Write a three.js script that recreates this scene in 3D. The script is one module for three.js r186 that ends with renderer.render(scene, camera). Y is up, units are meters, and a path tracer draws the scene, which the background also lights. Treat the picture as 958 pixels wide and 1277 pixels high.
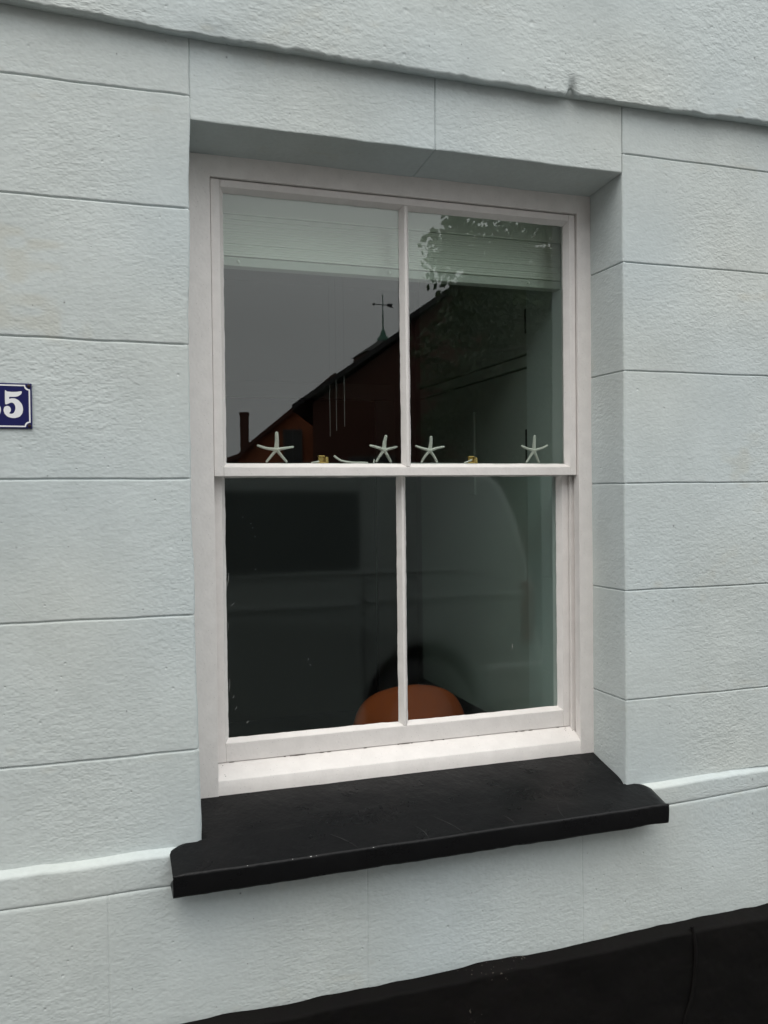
import * as THREE from 'three';
import { RoundedBoxGeometry } from 'three/addons/geometries/RoundedBoxGeometry.js';
import { mergeGeometries, toCreasedNormals } from 'three/addons/utils/BufferGeometryUtils.js';

// ---------------------------------------------------------------- camera, sky, sun, exposure
const scene = new THREE.Scene();
const camera = new THREE.PerspectiveCamera(2 * Math.atan(638.5 / 1100) * 180 / Math.PI, 0.75, 0.05, 400);
camera.position.set(-0.2058, 1.5, 1.7982);
camera.rotation.set(-0.018206, -0.324496, -0.011424, 'YXZ');
camera.updateMatrixWorld();

const renderer = new THREE.WebGLRenderer({ antialias: true });
renderer.toneMapping = THREE.LinearToneMapping;
renderer.toneMappingExposure = 1.0;
renderer.shadowMap.enabled = true;

function rng(seed) { let a = seed >>> 0; return () => { a = (a + 0x6D2B79F5) | 0; let t = Math.imul(a ^ (a >>> 15), 1 | a); t = (t + Math.imul(t ^ (t >>> 7), 61 | t)) ^ t; return ((t ^ (t >>> 14)) >>> 0) / 4294967296; }; }
function hash3(x, y, z) { let h = Math.imul(x, 374761393) + Math.imul(y, 668265263) + Math.imul(z, 2147483629); h = Math.imul(h ^ (h >>> 13), 1274126177); h ^= h >>> 16; return (h >>> 0) / 4294967296; }
const sm = t => t * t * (3 - 2 * t), clamp01 = t => Math.min(1, Math.max(0, t)), lerp = (a, b, t) => a + (b - a) * t;
function noise2(x, y, seed = 0, px = 0, py = 0) {          // value noise in 0..1, periodic when px, py are given
  const xi = Math.floor(x), yi = Math.floor(y), fx = sm(x - xi), fy = sm(y - yi);
  const w = (a, p) => p ? ((a % p) + p) % p : a, x0 = w(xi, px), x1 = w(xi + 1, px), y0 = w(yi, py), y1 = w(yi + 1, py);
  return lerp(lerp(hash3(x0, y0, seed), hash3(x1, y0, seed), fx), lerp(hash3(x0, y1, seed), hash3(x1, y1, seed), fx), fy);
}
const sn = (x, y, s) => noise2(x, y, s) * 2 - 1;

{ // overcast sky: brighter overhead than at the horizon, with soft uneven cloud
  const W = 512, H = 256, d = new Float32Array(W * H * 4);
  for (let j = 0; j < H; j++) for (let i = 0; i < W; i++) {
    const el = ((j + 0.5) / H - 0.5) * Math.PI, s = Math.max(0, Math.sin(el)), az = i / W;
    let c = 0; for (let o = 0, a = 0.5, f = 8; o < 5; o++, a *= 0.5, f *= 2) c += a * (noise2(az * f, j / H * f * 1.6, 40 + o, f, 0) - 0.5);
    const L = el < 0 ? 0.25 : 2.35 * (0.62 + 0.38 * s) * (1 + 0.6 * c), k = (j * W + i) * 4;
    d[k] = L * 0.985; d[k + 1] = L * 1.0; d[k + 2] = L * 1.0; d[k + 3] = 1;
  }
  const t = new THREE.DataTexture(d, W, H, THREE.RGBAFormat, THREE.FloatType);
  t.mapping = THREE.EquirectangularReflectionMapping; t.magFilter = THREE.LinearFilter; t.needsUpdate = true;
  scene.background = t; scene.environment = t;
}
const sun = new THREE.DirectionalLight(0xfff4e6, 0.85);
sun.position.set(-2.5, 11, 4.6); sun.target.position.set(0.5, 1.5, 0); sun.castShadow = true; sun.shadow.radius = 60;
Object.assign(sun.shadow.camera, { left: -5, right: 5, top: 5, bottom: -5, near: 1, far: 40 }); sun.shadow.mapSize.set(2048, 2048);
scene.add(sun, sun.target);

// ---------------------------------------------------------------- textures and materials
function dataTex(n, f, srgb, rep) {                        // f(x, y) -> [r, g, b] 0..1
  const d = new Uint8Array(n * n * 4);
  for (let j = 0; j < n; j++) for (let i = 0; i < n; i++) { const c = f(i, j), k = (j * n + i) * 4; for (let q = 0; q < 3; q++) d[k + q] = clamp01(c[q]) * 255; d[k + 3] = 255; }
  const t = new THREE.DataTexture(d, n, n); t.wrapS = t.wrapT = THREE.RepeatWrapping; t.magFilter = THREE.LinearFilter; t.minFilter = THREE.LinearMipmapLinearFilter;
  if (srgb) t.colorSpace = THREE.SRGBColorSpace; if (rep) t.repeat.set(rep, rep); t.needsUpdate = true; return t;
}
const TILE = 1.28;                                         // metres covered by the render textures
function stuccoHeights(N, seed, coarse) {
  const h = new Float32Array(N * N), oct = [[440, 0.9], [240, 1.0], [120, 0.65 + coarse], [44, 0.35 + coarse * 0.4], [14, 0.6]];
  for (let j = 0; j < N; j++) for (let i = 0; i < N; i++) {
    let v = 0; const u = i / N, w = j / N;
    for (let o = 0; o < oct.length; o++) { const n = oct[o][0], nx = Math.round(n * 0.62); v += oct[o][1] * (noise2(u * nx, w * n, seed + o, nx, n) - 0.5); }
    const mk = 0.45 + 0.85 * sm(noise2(u * 6, w * 6, seed + 61, 6, 6)); h[j * N + i] = v * mk;
  }
  const r = rng(seed + 99);                                // trowel drags, small chips and pits
  for (let k = 0; k < 150; k++) {
    const x0 = r() * N, y0 = r() * N, a = (r() - 0.5) * 1.3 - 0.25, len = (0.02 + r() * 0.07) / TILE * N, amp = (r() - 0.45) * 1.3, wd = 2 + r() * 3, dx = Math.cos(a), dy = Math.sin(a);
    for (let s = 0; s < len; s += 0.7) for (let q = -8; q <= 8; q++) {
      const x = Math.round(x0 + dx * s - dy * q), y = Math.round(y0 + dy * s + dx * q), e = Math.sin(Math.PI * s / len);
      h[((y % N + N) % N) * N + (x % N + N) % N] += amp * e * Math.exp(-q * q / wd) * 0.4;
    }
  }
  for (let k = 0; k < 70; k++) {
    const x0 = Math.floor(r() * N), y0 = Math.floor(r() * N), R = 1.5 + r() * 2.5;
    for (let q = -6; q <= 6; q++) for (let p = -6; p <= 6; p++) h[((y0 + q + N) % N) * N + (x0 + p + N) % N] -= 2.0 * Math.exp(-(p * p + q * q) / (R * R));
  }
  return h;
}
function bumpFrom(h, N) { let lo = 1e9, hi = -1e9; for (const v of h) { if (v < lo) lo = v; if (v > hi) hi = v; } return dataTex(N, (i, j) => { const v = (h[j * N + i] - lo) / (hi - lo); return [v, v, v]; }); }
const hA = stuccoHeights(2048, 11, 0), hB = stuccoHeights(1024, 31, 0.5);
const stuccoBump = bumpFrom(hA, 2048), roughBump = bumpFrom(hB, 1024);
// paint on the render: slightly patchy pale grey-green, sparse dark specks, a few rusty marks
const speck = (() => { const N = 1024, m = new Float32Array(N * N), r = rng(5); for (let k = 0; k < 90; k++) { const x = Math.floor(r() * N), y = Math.floor(r() * N), R = 0.5 + r() * r() * r() * 2.0, a = 0.15 + r() * 0.5, el = 0.6 + r(); for (let q = -5; q <= 5; q++) for (let p = -5; p <= 5; p++) { const k2 = ((y + q + N) % N) * N + (x + p + N) % N; m[k2] = Math.max(m[k2], a * Math.exp(-(p * p * el + q * q / el) / (R * R))); } } return m; })();
const wallColor = dataTex(1024, (i, j) => {
  const u = i / 1024, v = j / 1024, p = (noise2(u * 7, v * 7, 3, 7, 7) - 0.5) * 0.030 + (noise2(u * 23, v * 23, 4, 23, 23) - 0.5) * 0.022 + (noise2(u * 180, v * 180, 6, 180, 180) - 0.5) * 0.020, g = noise2(u * 5, v * 5, 8, 5, 5) - 0.5;
  const s = 1 - speck[j * 1024 + i], st = sm(clamp01((noise2(u * 4, v * 9, 88, 4, 9) * 0.7 + noise2(u * 40, v * 60, 89, 40, 60) * 0.3 - 0.66) / 0.2)) * 0.022;
  return [(0.738 + p - g * 0.016 - st * 0.4) * s, (0.768 + p - st) * s, (0.765 + p + g * 0.020 - st * 1.8) * s];
}, true);
const streak = dataTex(512, (i, j) => { const v = noise2(i / 512 * 60, j / 512 * 50, 21, 60, 50) * 0.5 + noise2(i / 512 * 20, j / 512 * 15, 22, 20, 15) * 0.5; return [v, v, v]; });
const whiteColor = dataTex(512, (i, j) => { const p = (noise2(i / 512 * 12, j / 512 * 12, 25, 12, 12) - 0.5) * 0.03 + (noise2(i / 512 * 60, j / 512 * 50, 26, 60, 50) - 0.5) * 0.012, s = hash3(i >> 1, j >> 1, 77) > 0.9985 ? 0.75 : 1; return [(0.880 + p) * s, (0.864 + p) * s, (0.853 + p) * s]; }, true);
const blackBump = dataTex(512, (i, j) => { const v = noise2(i / 512 * 40, j / 512 * 40, 51, 40, 40) * 0.5 + noise2(i / 512 * 110, j / 512 * 110, 52, 110, 110) * 0.3 + noise2(i / 512 * 9, j / 512 * 9, 53, 9, 9) * 0.6; return [v / 1.4, v / 1.4, v / 1.4]; });
const blackRough = dataTex(512, (i, j) => { const v = 0.34 + 0.3 * noise2(i / 512 * 8, j / 512 * 14, 61, 8, 14) + 0.12 * noise2(i / 512 * 60, j / 512 * 60, 62, 60, 60); return [v, v, v]; });
const tarColor = dataTex(1024, (i, j) => {                 // black bitumen paint with flaked spots that show pale render and brown soil splashes
  const u = i / 1024, v = j / 1024, n = noise2(u * 300, v * 300, 71, 300, 300), m = noise2(u * 6, v * 6, 72, 6, 6) * 0.6 + noise2(u * 20, v * 20, 73, 20, 20) * 0.4;
  const f = n > 0.88 && m > 0.66 ? 1 : 0, b = noise2(u * 14, v * 40, 74, 14, 40) * 0.02;
  return f ? [0.30, 0.285, 0.26] : [0.040 + b + m * 0.02, 0.038 + b * 0.9 + m * 0.015, 0.037 + b * 0.8 + m * 0.015];
}, true);
const mat = (o) => new THREE.MeshStandardMaterial(o), phys = (o) => new THREE.MeshPhysicalMaterial(o), lin = (r, g, b) => new THREE.Color().setRGB(r, g, b);
const M = {
  render: mat({ map: wallColor, roughness: 0.82, bumpMap: stuccoBump, bumpScale: 0.0023 }),
  renderRough: mat({ map: wallColor, roughness: 0.85, bumpMap: roughBump, bumpScale: 0.0031 }),
  masonry: mat({ color: lin(0.45, 0.46, 0.45), roughness: 0.95 }),
  white: phys({ map: whiteColor, roughness: 0.42, bumpMap: streak, bumpScale: 0.0004, clearcoat: 0.15, clearcoatRoughness: 0.35 }),
  putty: phys({ map: whiteColor, roughness: 0.5, bumpMap: streak, bumpScale: 0.0004 }),
  sill: phys({ color: lin(0.0045, 0.0045, 0.005), roughness: 0.60, specularIntensity: 0.42, roughnessMap: blackRough, bumpMap: blackBump, bumpScale: 0.0012 }),
  tar: phys({ map: tarColor, roughness: 0.75, specularIntensity: 0.2, bumpMap: blackBump, bumpScale: 0.004 }),
  scratch: mat({ color: lin(0.045, 0.045, 0.045), roughness: 0.8 }),
  chip: mat({ color: lin(0.5, 0.5, 0.48), roughness: 0.9 }),
  glass: phys({ color: lin(0.93, 0.965, 0.95), roughness: 0, transmission: 1, thickness: 0, ior: 1.52 }),
  navy: phys({ color: lin(0.012, 0.014, 0.085), roughness: 0.3, specularIntensity: 0.5, clearcoat: 0.15, clearcoatRoughness: 0.15 }),
  enamelWhite: phys({ color: lin(0.80, 0.81, 0.82), roughness: 0.25, clearcoat: 0.5, clearcoatRoughness: 0.1 }),
  rust: mat({ color: lin(0.022, 0.008, 0.008), roughness: 0.7, metalness: 0.3 }),
  brass: mat({ color: lin(0.55, 0.38, 0.13), roughness: 0.35, metalness: 0.9 }),
  star: mat({ color: lin(0.84, 0.83, 0.76), roughness: 0.85, bumpMap: roughBump, bumpScale: 0.004 }),
  shell: phys({ color: lin(0.74, 0.72, 0.66), roughness: 0.4 }),
  blind: mat({ color: lin(0.74, 0.78, 0.70), roughness: 0.7 }),
  blindRail: mat({ color: lin(0.50, 0.54, 0.48), roughness: 0.6 }),
  glassHazy: phys({ color: lin(0.90, 0.965, 0.95), roughness: 0.045, transmission: 1, thickness: 0, ior: 1.52 }),
  lining: mat({ color: lin(0.46, 0.52, 0.48), roughness: 0.6 }),
  shutter: mat({ color: lin(0.40, 0.44, 0.39), roughness: 0.6 }),
  plaster: mat({ color: lin(0.34, 0.35, 0.32), roughness: 0.9 }),
  wood: mat({ color: lin(0.05, 0.028, 0.016), roughness: 0.5 }),
  architrave: mat({ color: lin(0.5, 0.5, 0.46), roughness: 0.55 }),
  orange: mat({ color: lin(0.33, 0.055, 0.002), roughness: 0.9 }),
  steel: mat({ color: lin(0.5, 0.5, 0.5), roughness: 0.3, metalness: 0.8 }),
  iron: mat({ color: lin(0.02, 0.02, 0.02), roughness: 0.6 }),
};
for (const k of ['sill']) { for (const m of ['roughnessMap', 'bumpMap']) { M[k][m] = M[k][m].clone(); M[k][m].repeat.set(2.2, 2.2); M[k][m].needsUpdate = true; } }
for (const k of ['white', 'putty']) { for (const m of ['map', 'bumpMap']) { M[k][m] = M[k][m].clone(); M[k][m].repeat.set(4, 4); M[k][m].needsUpdate = true; } }
M.star.bumpMap = M.star.bumpMap.clone(); M.star.bumpMap.repeat.set(6, 6); M.star.bumpMap.needsUpdate = true;

// ---------------------------------------------------------------- helpers
const taken = {};
function numbered(n) { const k = taken[n] = (taken[n] ?? -1) + 1; return k ? `${n}_${String(k).padStart(3, '0')}` : n; }
function shade(m) { m.castShadow = m.receiveShadow = true; return m; }
function part(name, geo, m, parent) { const o = shade(new THREE.Mesh(geo, m)); o.name = name; parent.add(o); return o; }
function group(name, parent) { const g = new THREE.Group(); g.name = name; parent.add(g); return g; }
function thing(name, label, category, grp) { const g = new THREE.Group(); g.name = numbered(name); g.userData = { label, category }; if (grp) g.userData.group = grp; scene.add(g); return g; }
function single(name, geo, m, label, category, grp) { const o = shade(new THREE.Mesh(geo, m)); o.name = numbered(name); o.userData = { label, category }; if (grp) o.userData.group = grp; scene.add(o); return o; }
function struct(name, geo, m) { const o = shade(new THREE.Mesh(geo, m)); o.name = numbered(name); o.userData = { kind: 'structure' }; scene.add(o); return o; }
function metreUV(g) {                                      // uv in metres from the dominant axis of each face
  const q = g.index ? g.toNonIndexed() : g, p = q.attributes.position, n = q.attributes.normal, uv = new Float32Array(p.count * 2);
  for (let i = 0; i < p.count; i++) { const ax = Math.abs(n.getX(i)), ay = Math.abs(n.getY(i)), az = Math.abs(n.getZ(i)); const [a, b] = az >= ax && az >= ay ? [p.getX(i), p.getY(i)] : ax >= ay ? [p.getZ(i), p.getY(i)] : [p.getZ(i), p.getX(i)]; uv[2 * i] = a; uv[2 * i + 1] = b; }
  q.setAttribute('uv', new THREE.BufferAttribute(uv, 2)); return q;
}
function box(x0, x1, y0, y1, z0, z1, r = 0.0015, seg = 2) {
  const w = x1 - x0, h = y1 - y0, d = z1 - z0, g = r > 0 ? new RoundedBoxGeometry(w, h, d, seg, Math.min(r, w / 2.01, h / 2.01, d / 2.01)) : new THREE.BoxGeometry(w, h, d);
  g.translate((x0 + x1) / 2, (y0 + y1) / 2, (z0 + z1) / 2); return metreUV(g);
}
function grid(S, T, pos, uvOf) {                           // surface through pos(s, t) for the sample lists S and T
  const ns = S.length, nt = T.length, P = new Float32Array(ns * nt * 3), U = new Float32Array(ns * nt * 2), I = [];
  for (let j = 0; j < nt; j++) for (let i = 0; i < ns; i++) { const k = j * ns + i, p = pos(S[i], T[j]), u = uvOf(S[i], T[j], p); P.set(p, 3 * k); U.set(u, 2 * k); if (i && j) { const a = k - ns - 1, b = k - ns, c = k - 1; I.push(a, b, k, a, k, c); } }
  const g = new THREE.BufferGeometry(); g.setAttribute('position', new THREE.BufferAttribute(P, 3)); g.setAttribute('uv', new THREE.BufferAttribute(U, 2)); g.setIndex(I); g.computeVertexNormals(); return g;
}
function samples(a, b, step, edge) { const n = Math.max(2, Math.round((b - a) / step)), out = []; for (const e of edge) out.push(a + e); for (let i = 1; i < n; i++) { const v = a + (b - a) * i / n; if (v > a + edge.at(-1) * 1.2 && v < b - edge.at(-1) * 1.2) out.push(v); } for (const e of [...edge].reverse()) out.push(b - e); return out; }
function sweep(pts, radius, seg = 8, flat = 1) {           // tapered tube through pts
  const c = new THREE.CatmullRomCurve3(pts.map(p => new THREE.Vector3(...p))), n = 18, fr = c.computeFrenetFrames(n), P = [], I = [], U = [];
  for (let i = 0; i <= n; i++) { const p = c.getPointAt(i / n), r = radius(i / n); for (let k = 0; k <= seg; k++) { const a = k / seg * Math.PI * 2, q = p.clone().addScaledVector(fr.normals[i], Math.cos(a) * r).addScaledVector(fr.binormals[i], Math.sin(a) * r * flat); P.push(q.x, q.y, q.z); U.push(k / seg * 0.03, i / n * 0.06); if (i && k) { const b = i * (seg + 1) + k; I.push(b - seg - 2, b - 1, b, b - seg - 2, b, b - seg - 1); } } }
  for (const [e, t] of [[0, 0], [n, 1]]) { const p = c.getPointAt(t), o = P.length / 3; P.push(p.x, p.y, p.z); U.push(0, 0); for (let k = 0; k < seg; k++) { const b = e * (seg + 1) + k; e ? I.push(b, b + 1, o) : I.push(b + 1, b, o); } }
  const g = new THREE.BufferGeometry(); g.setAttribute('position', new THREE.Float32BufferAttribute(P, 3)); g.setAttribute('uv', new THREE.Float32BufferAttribute(U, 2)); g.setIndex(I); g.computeVertexNormals(); return g;
}

// ---------------------------------------------------------------- ground
struct('pavement', box(-12, 14, -0.4, 0, 0.05, 2.25, 0.01), mat({ color: lin(0.06, 0.058, 0.056), roughness: 0.9 }));
struct('kerb', box(-12, 14, -0.4, 0.004, 2.256, 2.40, 0.015), mat({ color: lin(0.16, 0.155, 0.15), roughness: 0.9 }));
{ const g = new THREE.PlaneGeometry(400, 400); g.rotateX(-Math.PI / 2); g.translate(0, -0.13, 0); struct('road', g, mat({ color: lin(0.042, 0.042, 0.042), roughness: 0.9 })); }

// ---------------------------------------------------------------- the rendered house wall
const D = 0.141;                                           // depth of the window reveal
const wall = thing('house_wall', 'pale grey green rendered house wall scored into large blocks, with black painted plinth', 'wall');
part('masonry', mergeGeometries([box(-1.6, -0.012, 0.02, 3.7, -0.45, -0.012, 0), box(1.012, 2.8, 0.02, 3.7, -0.45, -0.012, 0), box(-0.012, 1.012, 2.27, 3.7, -0.45, -0.012, 0), box(-0.012, 1.012, 0.02, 0.80, -0.45, -0.012, 0)]), M.masonry, wall);

const wave = (x, y, s) => 0.0016 * sn(x * 3.1, y * 3.1, s) + 0.0008 * sn(x * 9, y * 9, s + 1);
const bowL = y => { const t = clamp01((y - 0.8) / 1.45); return -0.010 * Math.sin(Math.PI * Math.pow(t, 1.15)) + 0.0045 * (1 - t) + 0.001 * t + 0.0014 * sn(y * 14, 3, 5) + 0.0008 * sn(y * 45, 7, 5); };
const rL = y => 0.004 + 0.010 * clamp01((1.35 - y) / 0.45);
function jambPos(side, s, y) {                             // plan path: along the wall face, round the corner, into the reveal. s = 0 at the corner, s < 0 on the face
  const r = side < 0 ? rL(y) : 0.0035, edge = side < 0 ? bowL(y) : 1 + 0.0008 * sn(y * 12, 1, 9);
  let x, z, nx, nz;
  if (s < -r) { x = s; z = 0; nx = 0; nz = 1; } else if (s < r) { const a = (s + r) / (2 * r) * Math.PI / 2; x = -r + r * Math.sin(a); z = -r + r * Math.cos(a); nx = Math.sin(a); nz = Math.cos(a); } else { x = 0; z = -s; nx = 1; nz = 0; }
  const k = sm(clamp01((z + D) / D)), w = wave(x, y, side < 0 ? 100 : 120) * (s < 0 ? clamp01(-s / 0.05) : 0.35);
  return { p: [side < 0 ? edge * k + x : 1 + (edge - 1) * k - x, y, z], n: [side < 0 ? nx : -nx, 0, nz], w };
}
function jambBlock(side, far, yb, yt, depth, width) {
  const e = [0, width * 0.5, width, width * 1.8], S = samples(-far, D + 0.02, 0.02, [0, width, width * 2]).filter(s => Math.abs(s) > 0.016);
  for (const q of [-1, -0.75, -0.5, -0.25, 0, 0.25, 0.5, 0.75, 1]) S.push(q * 0.0145); S.sort((a, b) => a - b);
  const H = yt(0) - yb(0), T = samples(0, H, 0.02, e);
  const g = grid(S, T, (s, t) => {
    const a = yb(s), b = yt(s), y = t < H / 2 ? a + t : b - (H - t), c = jambPos(side, s, y);
    const d = Math.min(t, H - t), gr = depth * (1 - sm(clamp01(d / width))) * (s > -0.008 && s < 0.002 ? 0.45 : 1);
    const o = c.w - gr; return [c.p[0] + c.n[0] * o, y, c.p[2] + c.n[2] * o];
  }, (s, t, p) => [(side < 0 ? s : 2.5 - s) / TILE, p[1] / TILE]);
  if (side > 0) { const I = g.index.array; for (let i = 0; i < I.length; i += 3) [I[i], I[i + 1]] = [I[i + 1], I[i]]; g.computeVertexNormals(); }
  return g;
}
{ // horizontal joints (heights at the window edge); the hand-scored lines wander
  const line = (y, seed, amp) => s => y + amp * sn(s * 7, seed, 201) + amp * 0.5 * sn(s * 23, seed, 202);
  const yl = [0.778, 0.994, 1.2655, 1.5385, 1.8075, 2.0753, 2.300, 2.43], yr = [0.778, 1.0065, 1.268, 1.5235, 1.790, 2.046, 2.2995, 2.43];
  for (const [side, ys, far] of [[-1, yl, 1.5], [1, yr, 1.7]]) {
    const js = ys.map((y, i) => line(y, i * 3 + (side > 0 ? 1 : 2), side < 0 ? 0.0016 : 0.0008));
    for (let k = 0; k < 7; k++) part('render_block', jambBlock(side, far, js[k], js[k + 1], side < 0 ? 0.0035 : 0.0042, side < 0 ? 0.0026 : 0.0021), M.render, wall);
  }
}
function sectionGrid(path, x0, x1, xEdge, depth, width, wob, edgeWob, step = 0.02) {   // path: [[y, z], ...] from top to bottom, smoothed into a section and run along x
  const pts = []; for (let i = 0; i + 1 < path.length; i++) { const [a, b] = [path[i], path[i + 1]], n = Math.max(1, Math.round(Math.hypot(b[0] - a[0], b[1] - a[1]) / step)); for (let k = 0; k < n; k++) pts.push([lerp(a[0], b[0], k / n), lerp(a[1], b[1], k / n)]); } pts.push(path.at(-1));
  const nrm = pts.map((p, i) => { const a = pts[Math.max(0, i - 1)], b = pts[Math.min(pts.length - 1, i + 1)], dy = b[0] - a[0], dz = b[1] - a[1], l = Math.hypot(dy, dz) || 1; return [dz / l, -dy / l]; });
  let acc = 0; const arc = pts.map((p, i) => acc += i ? Math.hypot(p[0] - pts[i - 1][0], p[1] - pts[i - 1][1]) : 0);
  const S = samples(x0, x1, step, xEdge ? [0, width * 0.5, width, width * 1.8] : [0, 0.002]), T = pts.map((_, i) => i);
  const g = grid(T, S, (t, x) => {
    const [y, z] = pts[t], [ny, nz] = nrm[t], e = edgeWob ? edgeWob(x, y, z) : [0, 0], d = Math.min(x - x0, x1 - x), gr = xEdge ? depth * (1 - sm(clamp01(d / width))) : 0, w = wob(x, y, z) - gr;
    return [x, y + ny * w + e[0], z + nz * w + e[1]];
  }, (t, x) => [x / TILE, -arc[t] / TILE]);
  return g;
}
const arcPts = (cy, cz, r, a0, a1, n = 5) => Array.from({ length: n + 1 }, (_, i) => { const a = lerp(a0, a1, i / n); return [cy + r * Math.sin(a), cz + r * Math.cos(a)]; });
{ // lintel stones with the soffit turned in
  const sec = [[2.43, 0], [2.262, 0], ...arcPts(2.2565, -0.0035, 0.0035, 0, -Math.PI / 2), [2.2415, -D - 0.02]];
  for (const [a, b] of [[0.0005, 0.5272], [0.5272, 0.9995]]) part('render_block', sectionGrid(sec, a, b, true, 0.0028, 0.002, (x, y, z) => wave(x, y, 140) * (z < -0.001 ? 0.4 : 1), (x, y, z) => { const k = Math.exp(-Math.pow((y - 2.256) / 0.02, 2)); return [k * 0.0012 * sn(x * 16, 2, 150), 0]; }), M.render, wall);
}
{ // the upper storey stands proud, its lower arris ragged
  const dl = x => x < 0 ? lerp(2.4105, 2.4245, clamp01(-x / 0.34)) : x < 0.5 ? lerp(2.4105, 2.4055, x / 0.5) : x < 1 ? lerp(2.4055, 2.4035, (x - 0.5) / 0.5) : lerp(2.4035, 2.4095, clamp01((x - 1) / 0.4));
  const chip = x => 0.018 * Math.exp(-Math.pow((x - 0.852) / 0.010, 2)) + 0.004 * Math.exp(-Math.pow((x - 0.05) / 0.03, 2));
  const sec = [[3.7, 0.03], [2.55, 0.03], [2.45, 0.03], ...arcPts(2.4075, 0.0225, 0.0075, 0, -Math.PI / 2, 6), [2.405, 0.0], [2.412, -0.012]];
  part('upper_render', sectionGrid(sec, -1.5, 2.7, false, 0, 0, (x, y, z) => 1.6 * wave(x, y, 160) * (z > 0.029 ? 1 : 0.3), (x, y, z) => {
    const k = 1 - clamp01((y - 2.40) / 0.045), c = k > 0 ? chip(x) : 0, rag = 0.0022 * sn(x * 22, 1, 171) + 0.0018 * sn(x * 60, 4, 172) + 0.0011 * sn(x * 160, 5, 173);
    return [k * (dl(x) - 2.405 + 0.004 + rag * (z > 0.015 ? 1 : 0.35)) + c * k * (z > 0.012 ? 1 : 0), -k * c * 0.9 * (z > 0.02 ? 1 : 0) - k * 0.0015 * Math.abs(sn(x * 45, 8, 174))];
  }, 0.0085), M.renderRough, wall);
}
{ // the wall below the sill stands a little proud, with a weathered ledge on top
  const zf = x => 0.020 - 0.006 * clamp01((x - 0.9) / 0.5), wob = (x, y, z) => wave(x, y, 180) * (z > 0.012 ? 1.3 : 0.3), ew = (x, y, z) => { const k = z > 0.004 ? 1 : z / 0.004, t = y > 0.78 ? 1 : 0; return [t * (0.0016 * sn(x * 9, 3, 190) + 0.0010 * sn(x * 33, 3, 191) + (x > 1 ? 0.006 * clamp01((x - 1.05) / 0.3) : 0)), k * (zf(x) - 0.020)]; };
  const ledge = [[0.8035, -0.008], [0.8015, 0.0], [0.7985, 0.009], ...arcPts(0.7885, 0.0125, 0.0075, Math.PI * 0.38, 0, 5), [0.76, 0.02]];
  const yj = x => x < 0 ? 0.7325 : 0.7325 + 0.018 * clamp01(x / 1.2) + 0.012 * clamp01((x - 1.2) / 0.3);
  const band = (x0, x1) => {
    return sectionGrid([...ledge, [0.745, 0.02], [0.741, 0.0196], [0.7388, 0.0186], [0.7372, 0.0155]], x0, x1, false, 0, 0, wob, (x, y, z) => { const e = ew(x, y, z), k = clamp01((0.775 - y) / 0.03); return [e[0] + k * (yj(x) - 0.7372 + 0.0012 * sn(x * 8, 5, 195)), e[1]]; }, 0.012);
  };
  part('render_block', band(-1.5, 0.5), M.render, wall); part('render_block', band(0.5, 2.7), M.render, wall);
  const low = [[0.7372, 0.0155], [0.7358, 0.0186], [0.7335, 0.0198], [0.729, 0.02], [0.70, 0.02], [0.455, 0.02], [0.44, 0.018], [0.42, 0.01]];
  for (const [a, b] of [[-1.5, -0.1804], [-0.1804, 0.3455], [0.3455, 0.868], [0.868, 1.40], [1.40, 2.7]])
    part('render_block', sectionGrid(low, a, b, true, 0.0011, 0.0022, (x, y, z) => wob(x, y, z), (x, y, z) => { const k = clamp01((y - 0.70) / 0.03); return [k * (yj(x) - 0.7372 + 0.0012 * sn(x * 8, 5, 195)), zf(x) - 0.020]; }, 0.016), M.render, wall);
}
{ // black tarred plinth with a rounded, uneven top
  const sec = [[0.462, 0.008], [0.458, 0.026], [0.452, 0.036], ...arcPts(0.440, 0.040, 0.010, Math.PI * 0.4, 0, 4), [0.40, 0.0505], [0.0, 0.052]];
  part('plinth', sectionGrid(sec, -1.5, 2.7, false, 0, 0, (x, y, z) => 0.003 * sn(x * 5, y * 5, 210) + 0.0016 * sn(x * 21, y * 21, 211), (x, y) => { const k = clamp01((y - 0.40) / 0.04); return [k * (-0.006 + 0.010 * clamp01((x - 0.3) / 0.9) + 0.003 * sn(x * 6, 1, 212) + 0.0022 * sn(x * 25, 1, 213)), 0]; }, 0.012), M.tar, wall);
  part('painted_cable', sweep([[1.150, 0.46, 0.045], [1.153, 0.42, 0.053], [1.149, 0.34, 0.053], [1.139, 0.29, 0.054], [1.120, 0.24, 0.054], [1.118, 0.12, 0.054]], () => 0.0042, 7), M.tar, wall);
}
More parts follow.
